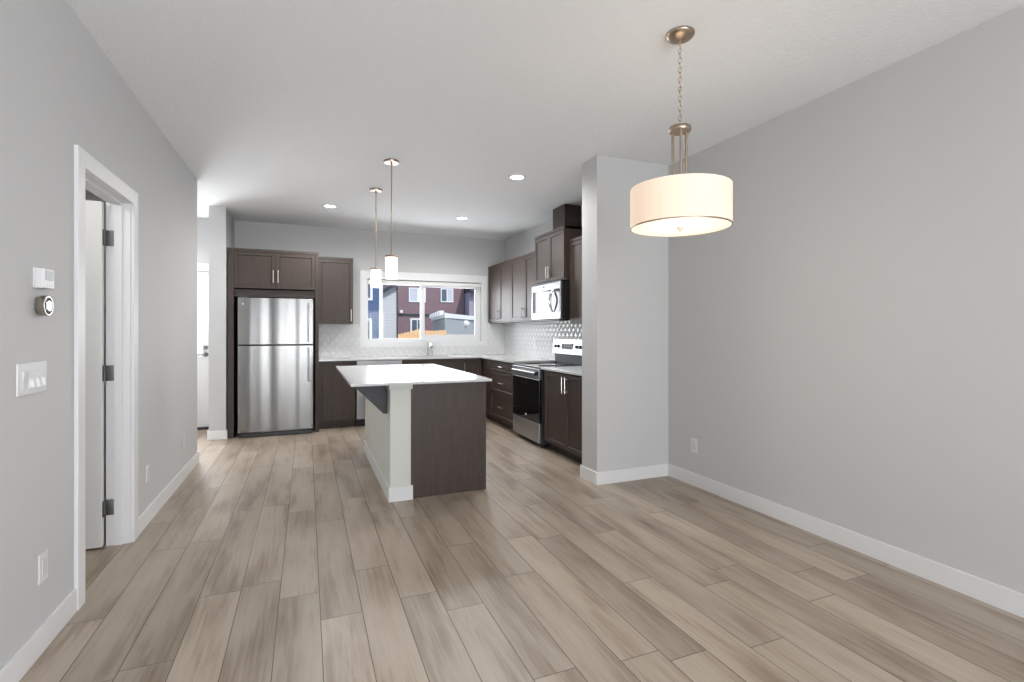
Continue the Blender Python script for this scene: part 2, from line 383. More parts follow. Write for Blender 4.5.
MB().cyl((-1.21, YB+.02, .97), (-1.21, YB-.03, .97), .012).cyl((-1.21, YB+.02, .97), (-1.21, YB+.012, .97), .028).tube([(-1.21, YB-.03, .97), (-1.26, YB-.032, .97), (-1.31, YB-.032, .967)], .009).build('door_handle', HINGE, d, True)
struct(MB().box(DX0+.02, DX1-.02, YB-.01, YB+.1, 0, .024, .004), 'trim_4', BLACK)

# kitchen window
b = MB(); c = .086
b.box(WX0-c, WX1+c, YB-.018, YB, WZ1, WZ1+.115, .003).box(WX0-c, WX1+c, YB-.018, YB, WZ0-.075, WZ0, .003)
b.box(WX0-c, WX0, YB-.018, YB, WZ0, WZ1, .003).box(WX1, WX1+c, YB-.018, YB, WZ0, WZ1, .003)
struct(b, 'trim_5', TRIM)
y0, y1 = YB+.075, YB+.15
b = MB(); t = .034
b.box(WX0, WX0+t, y0, y1, WZ0, WZ1).box(WX1-t, WX1, y0, y1, WZ0, WZ1).box(WX0+t, WX1-t, y0, y1, WZ0, WZ0+t+.012).box(WX0+t, WX1-t, y0, y1, WZ1-t-.03, WZ1)
b.box(1.618, 1.668, y0+.03, y1, WZ0+t, WZ1-t-.03)
win = struct(b, 'window_1', VINYL)
b = MB(); q0, q1, z0, z1 = 1.612, WX1-t, WZ0+t+.012, WZ1-t-.03; sf = .042; ya, yb = y0+.004, y0+.030
b.box(q0, q0+sf+.02, ya, yb, z0, z1, .003).box(q1-sf-.01, q1, ya, yb, z0, z1, .003).box(q0+sf+.02, q1-sf-.01, ya, yb, z0, z0+sf+.012, .003).box(q0+sf+.02, q1-sf-.01, ya, yb, z1-.022, z1, .003)
sash = b.build('sliding_sash', VINYL, win)
MB().box(q0+sf+.02, q1-sf-.01, ya+.010, ya+.016, z0+sf+.012, z1-.022).build('pane', GLASS, sash)
MB().box(WX0+t, 1.618, y0+.05, y0+.056, WZ0+t+.012, WZ1-t-.03).build('pane', GLASS, win)
# roller blind, rolled up in the head of the window
rb = thing('roller_blind', (1.68, YB+.04, WZ1-.075), 'pale grey roller blind rolled up under the head of the kitchen window', 'blind')
MB().cyl((WX0+.012, YB+.034, WZ1-.034), (WX1-.012, YB+.034, WZ1-.034), .030, n=24).box(WX0+.02, WX1-.02, YB+.004, YB+.008, WZ1-.062, WZ1-.030).build('blind_roll', BLIND, rb, True)
MB().box(WX0+.02, WX1-.02, YB, YB+.014, WZ1-.075, WZ1-.062, .003).build('bottom_rail', OFFW, rb)
for x in (WX0+.001, WX1-.011): MB().box(x, x+.01, YB+.003, YB+.066, WZ1-.065, WZ1-.001).build('bracket', WPLAST, rb)

# backsplash tile on both walls
b = MB(); t = .008; zt0, zt1 = .905, 1.375
b.box(.146, WX0-c, YB-t, YB, zt0, zt1).box(WX0-c, WX1+c, YB-t, YB, zt0, WZ0-.075).box(WX1+c, XR, YB-t, YB, zt0, zt1+.02)
b.box(XR-t, XR, YP2, YB-t, zt0, 1.42)
struct(b, 'wall_backsplash', TILE)

# ------------------------------------------------------------------ cabinets
def handle(T, a, c0, c1, bb, parent, horiz=False, m=None):
    """bar pull on two posts; local frame."""
    mb = MB(T); o = .026
    if horiz:
        mb.tube([(c0, bb+o, a), (c1, bb+o, a)], .0055, 8)
        for q in (c0+.018, c1-.018): mb.cyl((q, bb, a), (q, bb+o, a), .0045, n=8)
    else:
        mb.tube([(a, bb+o, c0), (a, bb+o, c1)], .0055, 8)
        for q in (c0+.018, c1-.018): mb.cyl((a, bb, q), (a, bb+o, q), .0045, n=8)
    return mb.build('handle', m or HANDLE, parent, True)
def cabinet(name, T, w, depth, z0, z1, label, cat, doors=(), drawers=(), toe=0, crown=0, group=None, hm=None):
    """local frame: a 0..w along the run, b = 0 at the front of the box (negative goes back to the wall)."""
    o = T @ Vector((w/2, -depth/2, z0 if not toe else 0))
    t = thing(name, o, label, cat, group)
    MB(T).box(0, w, -depth, 0, z0, z1).build('cabinet_body', WOOD, t)
    if toe: MB(T).box(0, w, -depth, -.07, 0, z0).build('toe_kick', WOOD, t)
    if crown: MB(T).box(0, w, -depth, .022, z1-crown, z1, .002).build('top_rail', WOODH, t)
    for d in doors:
        a0, a1, c0, c1, ha, hc = d
        q = MB(T).shaker(a0, a1, .001, c0, c1).build('door', WOOD, t)
        if ha is not None: handle(T, ha, hc[0], hc[1], .021, q, m=hm)
    for a0, a1, c0, c1, rl in drawers:
        q = MB(T).shaker(a0, a1, .001, c0, c1, rail=rl).build('drawer', WOODH, t)
        m_ = (a0+a1)/2; zc = (c0+c1)/2
        handle(T, zc, m_-.07, m_+.07, .021, q, True, m=hm)
    return t
BD, CZ = .021, .885       # front thickness, top of base boxes
YF = 6.931                # carcass front of back run (door faces at 6.91)
XF = 2.381                # carcass front of the right run (door faces at 2.36)

# tall fridge enclosure
t = thing('fridge_cabinet', (-.37, 7.1, 0), 'tall dark brown cabinet framing the refrigerator with two short doors above it', 'cabinet')
MB().box(-.872, -.806, 6.80, YB, 0, 2.272, .0015).build('side_panel', WOOD, t)
MB().box(.103, .143, 6.80, YB, 0, 2.272, .0015).build('side_panel', WOOD, t)
MB().box(-.805, .102, 6.822, YB, 1.795, 2.272).build('cabinet_body', WOOD, t)
MB().box(-.805, .102, 6.800, 6.822, 2.238, 2.272, .0015).build('top_rail', WOODH, t)
MB().box(-.805, .102, 6.85, 6.868, 1.695, 1.782).build('filler_panel', WOODH, t)
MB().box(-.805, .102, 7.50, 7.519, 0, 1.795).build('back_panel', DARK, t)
T = BK(0, 6.822)
q = MB(T).shaker(-.803, -.352, .001, 1.795, 2.234).build('door', WOOD, t); handle(T, -.377, 1.868, 2.02, .021, q)
q = MB(T).shaker(-.348, .100, .001, 1.795, 2.234).build('door', WOOD, t); handle(T, -.323, 1.868, 2.02, .021, q)

cabinet('wall_cabinet', BK(.146, 7.222), .448, .298, 1.375, 2.278, 'single-door dark brown wall cabinet between the refrigerator cabinet and the window', 'cabinet',
        doors=[(.003, .445, 1.378, 2.245, .418, (1.41, 1.57))], crown=.03)
cabinet('base_cabinet', BK(.146, YF), .454, .585, .10, CZ, 'dark brown single-door base cabinet standing between refrigerator and dishwasher', 'cabinet',
        doors=[(.003, .451, .105, CZ-.012, .42, (.66, .82))], toe=1)
cabinet('sink_cabinet', BK(1.222, YF), .84, .585, .10, .66, 'dark brown sink base cabinet with two doors, mostly hidden behind the island', 'cabinet',
        doors=[(.003, .418, .105, .655, .39, (.47, .62)), (.422, .837, .105, .655, .45, (.47, .62))], toe=1)
sk = [o for o in bpy.data.objects if o.name.startswith('sink_cabinet')][0]
Ts = BK(1.222, YF)
MB(Ts).shaker(.003, .837, .001, .66, CZ-.012, rail=.045).build('false_drawer_front', WOODH, sk)
MB(Ts).box(0, .84, -.02, 0, .66, CZ).box(0, .018, -.585, -.02, .66, CZ).box(.822, .84, -.585, -.02, .66, CZ).build('sink_rail', WOOD, sk)
cabinet('corner_cabinet', BK(2.066, YF), .30, .585, .10, CZ, 'narrow dark brown cabinet in the inner corner below the counter', 'cabinet',
        doors=[(.003, .262, .105, CZ-.012, .03, (.66, .82))], toe=1)
t = cabinet('drawer_cabinet', RT(XF, 6.905), 1.238, .57, .10, CZ, 'dark brown three-drawer base cabinet in the corner next to the range', 'cabinet',
        drawers=[(.375, 1.234, .737, .872, .030), (.375, 1.234, .448, .730, .058), (.375, 1.234, .108, .441, .058)], toe=1)
MB(RT(XF, 6.905)).box(.02, .37, .001, .012, .105, .872).build('corner_filler', WOOD, t)
cabinet('base_cabinet', RT(XF, 4.882), 1.057, .57, .10, CZ-.022, 'dark brown double-door base cabinet between the range and the white wall pier', 'cabinet',
        doors=[(.050, .517, .105, .845, .487, (.66, .82)), (.521, 1.0, .105, .845, .551, (.66, .82))], toe=1)
# wall cabinets over the right-hand counter
TU = RT(2.69, 7.50)
cabinet('wall_cabinet', TU, .95, .272, 1.40, 2.29, 'two-door dark brown wall cabinet against the window wall corner', 'cabinet',
        doors=[(.012, .503, 1.42, 2.255, .475, (1.44, 1.59)), (.507, .946, 1.42, 2.255, None, None)], crown=.03, group=None, hm=BRONZE)
cabinet('wall_cabinet', RT(2.69, 6.548), .876, .272, 1.40, 2.29, 'two-door dark brown wall cabinet just before the taller one over the microwave', 'cabinet',
        doors=[(.004, .478, 1.42, 2.255, .45, (1.44, 1.59)), (.482, .872, 1.42, 2.255, None, None)], crown=.03, hm=BRONZE)
for o in list(bpy.data.objects):     # the outer doors of both pairs carry their pulls at the meeting stile too
    pass
cabinet('wall_cabinet', RT(2.652, 5.67), .783, .311, 1.845, 2.445, 'raised dark brown wall cabinet with two doors above the microwave', 'cabinet',
        doors=[(.012, .398, 1.862, 2.408, .372, (1.885, 2.03)), (.402, .772, 1.862, 2.408, .43, (1.885, 2.03))], crown=.032)
cabinet('wall_cabinet', RT(2.712, 4.885), 1.06, .25, 1.36, 2.285, 'dark brown wall cabinet partly hidden behind the white wall pier', 'cabinet',
        doors=[(.006, .526, 1.378, 2.25, .50, (1.41, 1.56)), (.530, 1.054, 1.378, 2.25, .56, (1.41, 1.56))], crown=.03)
t = thing('vent_chase', (2.85, 5.24, 2.446), 'dark brown boxed vent duct rising from the raised cabinet to the ceiling', 'duct cover')
MB().box(2.742, 2.752, 5.085, 5.385, 2.446, 2.737, .001).build('front_panel', WOODH, t)
MB().box(2.752, 2.956, 5.085, 5.095, 2.446, 2.737).build('side_panel', WOODH, t)
MB().box(2.752, 2.956, 5.375, 5.385, 2.446, 2.737).build('side_panel', WOODH, t)

# counters
def slab(segs, z0, z1, name, label, cat):
    b = MB()
    b.prism(segs, 2, z0, z1)
    o = b.build(name, QUARTZ, org=(segs[0][0], segs[0][1], z0)); bv = o.modifiers.new('b', 'BEVEL'); bv.width = .002; bv.segments = 2; bv.limit_method = 'ANGLE'
    return tag(o, label, cat)
sx0, sx1, sy0, sy1 = 1.36, 1.96, 7.02, 7.40
c1 = MB()
c1.box(.146, sx0, 6.885, YB-.009, CZ, .905).box(sx1, 2.335, 6.885, YB-.009, CZ, .905).box(sx0, sx1, 6.885, sy0, CZ, .905).box(sx0, sx1, sy1, YB-.009, CZ, .905)
c1.box(2.335, XR-.009, 5.668, YB-.009, CZ, .905)
tag(c1.build('countertop', QUARTZ, org=(1.5, 7.2, CZ)), 'long white quartz countertop running under the window and round the corner', 'countertop')
slab([(2.335, YP2+.001), (XR-.009, YP2+.001), (XR-.009, 4.878), (2.335, 4.878)], CZ-.022, CZ+.0, 'countertop', 'short white quartz countertop between the range and the wall pier', 'countertop')
b = MB(); b.box(sx0+.001, sx1-.001, sy0+.001, sy1-.001, .70, .706)
b.box(sx0+.001, sx0+.007, sy0+.001, sy1-.001, .706, .884).box(sx1-.007, sx1-.001, sy0+.001, sy1-.001, .706, .884).box(sx0+.007, sx1-.007, sy0+.001, sy0+.007, .706, .884).box(sx0+.007, sx1-.007, sy1-.007, sy1-.001, .706, .884)
tag(b.build('kitchen_sink', STEEL, org=(1.66, 7.2, .70)), 'stainless steel undermount sink below the window, hidden behind the island', 'sink')
t = thing('faucet', (1.705, 7.455, .905), 'chrome kitchen faucet standing on the counter under the window', 'faucet')
x, y = 1.705, 7.455
MB().lathe([(.026, 0), (.026, .008), (.018, .014), (.015, .03), (.014, .11), (.012, .115)], (x, y, .905), 20).build('faucet_body', CHROME, t, True)
MB().tube([(x, y, 1.0), (x, y, 1.06), (x, y-.012, 1.085), (x+.0, y-.05, 1.098), (x, y-.10, 1.085), (x, y-.145, 1.055)], .0115, 12).build('spout', CHROME, t, True)
MB().tube([(x, y, 1.012), (x+.04, y-.004, 1.03), (x+.075, y-.008, 1.052)], .006, 8).build('lever', CHROME, t, True)

# ------------------------------------------------------------------ refrigerator
t = thing('refrigerator', (-.34, 7.05, 0), 'stainless steel top-freezer refrigerator inside the tall dark cabinet', 'refrigerator')
fx0, fx1, fy = -.754, .078, 6.705
def fdoor(z0, z1, name):
    b = MB(); n = 14; t_ = .062
    P = [(fx0+(fx1-fx0)*i/n, fy+.012*((2*i/n-1)**2)) for i in range(n+1)]
    P = P+[(fx1, fy+t_), (fx0, fy+t_)]
    b.prism(P, 2, z0, z1); o = b.build(name, FRIDGE, t, True)
    bv = o.modifiers.new('b', 'BEVEL'); bv.width = .004; bv.segments = 3; bv.limit_method = 'ANGLE'; bv.angle_limit = .9; return o
MB().box(fx0+.008, fx1-.008, fy+.072, 7.42, .03, 1.665, .004).build('fridge_body', GREYP, t)
MB().box(fx0+.012, fx1-.012, fy+.06, fy+.073, .06, 1.66).build('door_gasket', BLACK, t)
d1_ = fdoor(1.113, 1.676, 'freezer_door'); d2_ = fdoor(.062, 1.099, 'fridge_door')
def fhandle(z0, z1, par):
    x = .022; b = MB()
    b.tube([(x, fy-.030, z0+.03)] + [(x, fy-.036-.012*math.sin(math.pi*i/10), z0+.03+(z1-z0-.06)*i/10) for i in range(11)] + [(x, fy-.030, z1-.03)], .0105, 10)
    b.box(x-.012, x+.012, fy-.045, fy+.012, z0, z0+.035, .004).box(x-.012, x+.012, fy-.045, fy+.012, z1-.035, z1, .004)
    b.build('handle', STEEL, par, True)
fhandle(1.14, 1.62, d1_); fhandle(.66, 1.075, d2_)
MB().lathe([(.0, 0), (.012, .001), (.012, .003), (0, .004)], (-.70, fy+.005, 1.60), 16, Matrix.Rotation(math.pi/2, 4, 'X')).build('emblem', STEEL, d1_, True)
g = MB().box(fx0+.01, fx1-.01, fy+.018, fy+.07, .004, .055, .003)
gr = g.build('toe_grille', BLACK, t)
b = MB()
for i in range(26): b.box(fx0+.05+i*.029, fx0+.066+i*.029, fy+.0145, fy+.0185, .018, .042)
b.build('grille_slats', GREYP, gr)
b = MB().box(fx0+.01, fx0+.09, fy+.02, fy+.09, 1.676, 1.69, .003).build('hinge_cover', GREYP, t)

# ------------------------------------------------------------------ dishwasher
t = thing('dishwasher', (.91, 7.1, 0), 'stainless steel dishwasher under the window counter, mostly behind the island', 'dishwasher')
MB().box(.612, 1.212, 6.94, 7.49, .10, .880).build('dishwasher_body', GREYP, t)
d = MB().box(.614, 1.210, 6.90, 6.94, .105, .78, .004).build('door', STEEL, t)
MB().box(.614, 1.210, 6.90, 6.94, .784, .878, .004).build('control_panel', STEEL, t)
MB().tube([(.66, 6.872, .735), (1.165, 6.872, .735)], .009, 10).cyl((.68, 6.90, .735), (.68, 6.872, .735), .007).cyl((1.145, 6.90, .735), (1.145, 6.872, .735), .007).build('handle', STEEL, d, True)
MB().box(.614, 1.210, 6.99, 7.0, 0, .10).build('toe_kick', BLACK, t)

# ------------------------------------------------------------------ range (faces -X)
t = thing('range', (2.63, 5.27, 0), 'freestanding electric range with black glass oven door and stainless drawer', 'range')
T = RT(2.360, 5.652); W = .758
MB(T).box(.0, W, -.60, 0, .045, .868).build('range_body', GREYP, t)
MB(T).box(.03, W-.03, -.55, -.04, 0, .045).build('base_plinth', BLACK, t)
MB(T).box(-.001, W+.001, -.605, .022, .868, .884, .004).build('cooktop', BLACKG, t)
ct = [o for o in bpy.data.objects if o.name == 'cooktop'][0]
for a, bb, r in ((.19, -.16, .095), (.57, -.16, .115), (.19, -.43, .075), (.57, -.43, .095)):
    MB(T).lathe([(r, 0), (r, .0004), (r-.004, .0004), (r-.004, 0)], (a, bb, .8842), 36).build('burner_ring', GREYP, ct)
d = MB(T).box(.004, W-.004, 0, .030, .280, .745, .004).build('oven_door', BLACKG, t)
MB(T).box(.003, W-.003, 0, .036, .745, .864, .005).build('door_trim', STEEL, d)
h = MB(T).tube([(.06, .054, .815)]+[(.06+(W-.11)*i/8, .056, .815) for i in range(1, 8)]+[(W-.035, .054, .815)], .012, 12)
h.box(.052, .076, .03, .062, .802, .828, .004).build('oven_handle', STEEL, d, True)
MB(T).box(W-.054, W-.026, .03, .070, .792, .836, .004).build('handle_bracket', BLACK, d)
MB(T).lathe([(0, 0), (.016, .0006), (.016, .0016), (0, .002)], (.40, .031, .325), 18, Matrix.Rotation(-math.pi/2, 4, 'X') @ Matrix.Diagonal((1.3, .75, 1, 1))).build('emblem', WPLAST, d, True)
MB(T).box(.004, W-.004, 0, .030, .055, .262, .004).build('storage_drawer', STEEL, t)
MB(T).box(.006, W-.006, -.01, .012, .262, .280).build('drawer_gap', BLACK, t)
g = MB(T).box(.0, W, -.60, -.545, .884, 1.00, .004).build('backguard_base', GREYP, t)
g = MB(T).prism([(-.604, 1.0), (-.510, 1.0), (-.535, 1.175), (-.604, 1.175)], 0, .0, W).build('backguard', STEEL, t)
TK = T
def knob(a, z):
    bb = -.510-.025*(z-1.0)/.175
    MB(T).cyl((a, bb-.003, z), (a, bb+.020, z+.002), .021, .018, 20).build('knob', BLACK, g, True)
for a in (.075, .145, .60, .68): knob(a, 1.09)
MB(T).box(.235, .50, -.527, -.516, 1.055, 1.125, .003).build('clock_panel', SCREEN, g)
k = MB(T)
for i in range(5):
    for j in range(2): k.box(.33+i*.03, .35+i*.03, -.517, -.5135, 1.068+j*.025, 1.082+j*.025)
k.build('panel_buttons', GREYP, g)
MB(T).box(.247, .295, -.517, -.5135, 1.068, 1.112).build('clock_display', BLACK, g)

# ------------------------------------------------------------------ microwave (faces -X)
t = thing('microwave', (2.76, 5.275, 1.41), 'stainless over-the-range microwave with a curved handle, hung under the raised cabinet', 'microwave')
T = RT(2.614, 5.652); W = .76
MB(T).box(0, W, -.36, 0, 1.412, 1.842).build('microwave_body', BLACK, t)
d = MB(T).box(.002, W-.002, .001, .030, 1.414, 1.824, .004).build('door', STEEL, t)
MB(T).box(.035, .56, .028, .0335, 1.488, 1.748, .003).build('door_window', BLACKG, d)
hh = MB(T).tube([(.592+.0*i, .032+.050*math.sin(math.pi*i/14), 1.49+.26*i/14) for i in range(15)], .011, 10)
hh.build('handle', CHROME, d, True)
MB(T).box(.617, .745, .028, .0325, 1.49, 1.75, .003).build('control_panel', BLACKG, d)
MB(T).lathe([(0, 0), (.020, .0006), (.020, .0016), (0, .002)], (.34, .031, 1.79), 18, Matrix.Rotation(-math.pi/2, 4, 'X') @ Matrix.Diagonal((1.3, .5, 1, 1))).build('emblem', GREYP, d, True)
MB(T).box(.08, .64, -.30, -.02, 1.396, 1.412).build('grease_filter', GREYP, t)
MB(T).box(.0, W, -.30, .02, 1.826, 1.842, .002).build('vent_grille', GREYP, t)

# ------------------------------------------------------------------ island
t = thing('kitchen_island', (.97, 4.7, 0), 'kitchen island with a white painted knee wall and a dark brown end panel', 'island')
ix0, ix1, iy0, iy1 = .579, 1.342, 3.82, 5.55; ITOP = .8815
MB().box(ix0, ix0+.154, iy0-.012, iy1, 0, ITOP).build('knee_wall', PONY, t)
b = MB(); q = .014
b.box(ix0-q, ix0+.154+q, iy0-.012-q, iy0-.012, 0, .108, .002).box(ix0-q, ix0, iy0-.012, iy1, 0, .108, .002).build('baseboard', TRIM, t)
b = MB()
b.box(ix0-.010, ix0+.154+.012, iy0-.022, iy0-.012, .838, ITOP, .002).box(ix0-.010, ix0, iy0-.012, iy1, .838, ITOP, .002).build('cap_moulding', PONY, t)
MB().box(ix0+.156, ix1, iy0, iy0+.02, 0, ITOP, .001).build('end_panel', WOOD, t)
MB().box(ix0+.156, ix1-.045, iy0+.02, iy1, .10, ITOP).build('cabinet_body', WOOD, t)
MB().box(ix0+.156, ix1-.105, iy0+.02, iy1, 0, .10).build('toe_kick', WOOD, t)
MB().box(ix0+.156, ix1, iy1, iy1+.02, 0, ITOP, .001).build('end_panel', WOOD, t)
TI = frame((ix1-.044, iy0+.022, 0), (0, 1, 0), (1, 0, 0))
for k in range(3):
    a0 = .004+k*.576; q = MB(TI).shaker(a0, a0+.57, 0, .105, ITOP-.012).build('door', WOOD, t); handle(TI, a0+.54, .66, .82, .02, q)
b = MB().prism([(.338, ITOP), (.578, ITOP), (.578, .640), (.548, .640), (.338, .852)], 1, 3.945, 3.985)
b.build('bracket', CORBEL, t)
b = MB().prism([(.338, ITOP), (.578, ITOP), (.578, .640), (.548, .640), (.338, .852)], 1, 5.25, 5.29)
b.build('bracket', CORBEL, t)
slab([(.290, 3.705), (1.3515, 3.705), (1.3515, 5.671), (.290, 5.671)], ITOP+.0005, .9015, 'island_countertop', 'glossy white quartz slab on top of the kitchen island', 'countertop')

# ------------------------------------------------------------------ wall devices
def TL_(x, y): return frame((x, y, 0), (0, 1, 0), (1, 0, 0))     # on the left wall: a = +Y, b = +X
TRW = frame((XR, 0, 0), (0, -1, 0), (-1, 0, 0))
def outlet(T, a, z, label, name='wall_outlet', w_=.072, h_=.116):
    p = T @ Vector((a, 0, z)); t = thing(name, p, label, 'outlet')
    MB(T).box(a-w_/2, a+w_/2, 0, .006, z-h_/2, z+h_/2, .002).build('cover_plate', WPLAST, t)
    MB(T).box(a-.017, a+.017, .005, .0085, z-.034, z+.034, .001).build('receptacle', OFFW, t)
    return t
TLW = TL_(XL, 0)
outlet(TLW, 2.576, .332, 'white wall outlet low on the wall below the thermostat and switches')
outlet(TLW, 4.0, .332, 'white wall outlet low on the wall just past the doorway')
outlet(TLW, 5.06, .325, 'white wall outlet low near the far end of the doorway wall')
outlet(TRW, -3.252, .332, 'white wall outlet low on the plain wall beside the pier')
outlet(frame((XR-.008, 0, 0), (0, -1, 0), (-1, 0, 0)), -6.33, 1.11, 'white outlet in the tiled backsplash beside the range')
# four-gang switch plate
t = thing('switch_plate', (XL, 2.50, 1.092), 'white four-gang light switch plate under the round thermostat', 'light switch')
MB(TLW).box(2.376, 2.600, 0, .007, 1.036, 1.158, .003).build('cover_plate', WPLAST, t)
for k in range(4):
    a = 2.420+k*.0455; up = 1 if k == 0 else -1
    fr = MB(TLW).box(a-.0175, a+.0175, .006, .0085, 1.058, 1.128, .001).build('rocker_frame', OFFW, t)
    b = MB(TLW).prism([(.008, 1.061), (.0155 if up < 0 else .010, 1.063), (.0105, 1.093), (.010 if up < 0 else .0155, 1.123), (.008, 1.125)], 0, a-.0135, a+.0135)
    b.build('rocker', WPLAST, fr)
# thermostat box and round thermostat
t = thing('thermostat', (XL, 2.55, 1.49), 'white rectangular thermostat with grey screen above the round one', 'thermostat')
MB(TLW).box(2.500, 2.606, 0, .006, 1.447, 1.529, .002).box(2.498, 2.592, .006, .034, 1.447, 1.525, .004).build('housing', WPLAST, t)
MB(TLW).box(2.515, 2.577, .0335, .0352, 1.480, 1.517, .001).build('screen', SCREEN, t)
b = MB(TLW)
for k in range(3): b.box(2.524+k*.018, 2.534+k*.018, .0335, .0355, 1.458, 1.466, .001)
b.build('buttons', OFFW, t)
t = thing('round_thermostat', (XL, 2.545, 1.379), 'small round steel-rimmed thermostat on the wall between screen and switches', 'thermostat')
RX = Matrix.Rotation(-math.pi/2, 4, 'X')
MB(TLW).lathe([(.036, 0), (.036, .006), (.0385, .008), (.041, .012), (.041, .030), (.038, .033), (.034, .033)], (2.545, 0, 1.379), 40, RX).build('metal_ring', mat('thermostat_ring', (.42, .39, .33), .22, 1), t, True)
MB(TLW).lathe([(.0345, .030), (.034, .0335), (.020, .0355), (0, .036)], (2.545, 0, 1.379), 40, RX).build('glass_face', BLACKG, t, True)
MB(TLW).lathe([(.0215, .0345), (.021, .0362), (0, .0368)], (2.545, 0, 1.379), 30, RX).build('display', mat('thermostat_display', (.3, .32, .34), .3, emit=(.6, .68, .75), es=.7), t, True)

# ------------------------------------------------------------------ ceiling lights
def downlight(x, y, label, e):
    t = thing('downlight', (x, y, H), label, 'ceiling light', 'recessed ceiling lights')
    MB().lathe([(.060, -.001), (.062, -.006), (.085, -.004), (.087, 0)], (x, y, H), 36).build('trim_ring', OUTW, t, True)
    MB().lathe([(.0, -.0035), (.0605, -.0035), (.0605, -.001), (0, -.001)], (x, y, H), 36).build('lens', LED, t, True)
    l = light('downlight_lamp', 'SPOT', (x, y, H-.02), e, (1, .985, .97), (0, 0, 0), spot_size=math.radians(176), spot_blend=.5, shadow_soft_size=.22)
downlight(.254, 6.229, 'recessed ceiling light in front of the refrigerator', 80)
downlight(1.863, 6.243, 'recessed ceiling light in front of the window and sink', 74)
downlight(1.849, 4.379, 'recessed ceiling light nearest the raised cabinet, beside the island', 78)
light('hall_fill_added', 'SPOT', (-1.7, 6.7, H-.03), 55, (1, .97, .93), (0, 0, 0), spot_size=math.radians(160), spot_blend=.8, shadow_soft_size=.1)  # added fill with no fixture, brightens the hall

light('powder_room_fill_added', 'POINT', (-1.7, 2.9, 2.3), 14, (1, .97, .93), shadow_soft_size=.1)  # unseen fill added to lift the dark room behind the doorway

def pendant(x, y, label):
    t = thing('pendant_light', (x, y, H), label, 'pendant light', 'island pendant lights')
    MB().lathe([(.064, 0), (.064, -.006), (.060, -.019), (.012, -.022), (.008, -.034), (.006, -.036)], (x, y, H), 32).build('ceiling_canopy', NICKEL, t, True)
    MB().cyl((x, y, H-.02), (x, y, 1.93), .0055, n=10).build('stem', NICKEL, t, True)
    c = MB().lathe([(.010, .022), (.012, .012), (.056, .010), (.058, .004), (.058, -.004), (.054, -.006)], (x, y, 1.915), 32).build('shade_cap', NICKEL, t, True)
    MB().lathe([(.050, 1.911), (.051, 1.90), (.051, 1.737), (.049, 1.728), (.045, 1.728), (.045, 1.900)], (x, y, 0), 32).build('glass_shade', OPAL, t, True)
    light('pendant_lamp', 'POINT', (x, y, 1.66), 1.6, (1, .90, .76), shadow_soft_size=.05)
pendant(.676, 4.376, 'nickel stem pendant with opal glass cylinder over the near end of the island')
pendant(.664, 5.320, 'nickel stem pendant with opal glass cylinder over the far end of the island')

# drum chandelier
x, y = 1.70, 1.964
t = thing('drum_chandelier', (x, y, H), 'nickel chandelier hanging on a chain with a wide pleated cream drum shade', 'chandelier')
MB().lathe([(.068, 0), (.069, -.006), (.066, -.012), (.058, -.020), (.040, -.030), (.018, -.037), (.008, -.040), (.007, -.048)], (x, y, H), 40).build('ceiling_canopy', NICKEL, t, True)
b = MB(); z = H-.052; k = 0
while z > 2.315:
    R3 = Matrix.Rotation(math.radians(25+90*(k % 2)), 3, 'Z'); b.torus((x, y, z-.008), .0075, .0016, R3, stretch=1.9); z -= .0235; k += 1
b.build('chain', NICKEL, t, True)
b = MB().lathe([(.005, .030), (.006, .012), (.050, .010), (.053, .006), (.053, -.010), (.050, -.014)], (x, y, 2.272), 36)
b.torus((x, y, 2.306), .008, .002, Matrix.Rotation(.4, 3, 'Z')).build('rod_plate', NICKEL, t, True)
for k in range(3):
    A = math.radians(-4+120*k); px_, py_ = x+.037*math.cos(A), y+.037*math.sin(A)
    MB().cyl((px_, py_, 2.26), (px_, py_, 1.965), .0068, n=10).build('rod', NICKEL, t, True)
b = MB().lathe([(.045, 0), (.045, .006)], (x, y, 1.962), 24)
for k in range(3):
    A = math.radians(-4+120*k); b.tube([(x, y, 1.966), (x+.234*math.cos(A), y+.234*math.sin(A), 1.978)], .0035, 6)
b.build('shade_carrier', NICKEL, t, True)
s_ = MB().lathe([(.238, 1.790), (.238, 1.980), (.235, 1.980), (.235, 1.790), (.238, 1.790)], (x, y, 0), 72)
b = bmesh.new(); b.free()
sh = s_.build('drum_shade', SHADE, t, True)
MB().lathe([(.2395, 1.785), (.2395, 1.791), (.234, 1.791), (.234, 1.785), (.2395, 1.785)], (x, y, 0), 72).build('bottom_rim', NICKEL, t, True)
MB().lathe([(.2335, 1.790), (.2335, 1.787), (0, 1.787)], (x, y, 0), 72).build('diffuser', DIFF, t, True)
MB().lathe([(.014, 1.787), (.013, 1.781), (.006, 1.776), (.006, 1.770), (0, 1.768)], (x, y, 0), 20).build('finial', NICKEL, t, True)
light('chandelier_lamp', 'POINT', (x, y, 1.60), 5, (1, .86, .66), shadow_soft_size=.2)
light('chandelier_uplight', 'SPOT', (x, y, 2.0), 3, (1, .86, .66), (math.pi, 0, 0), spot_size=math.radians(130), spot_blend=.6, shadow_soft_size=.2)

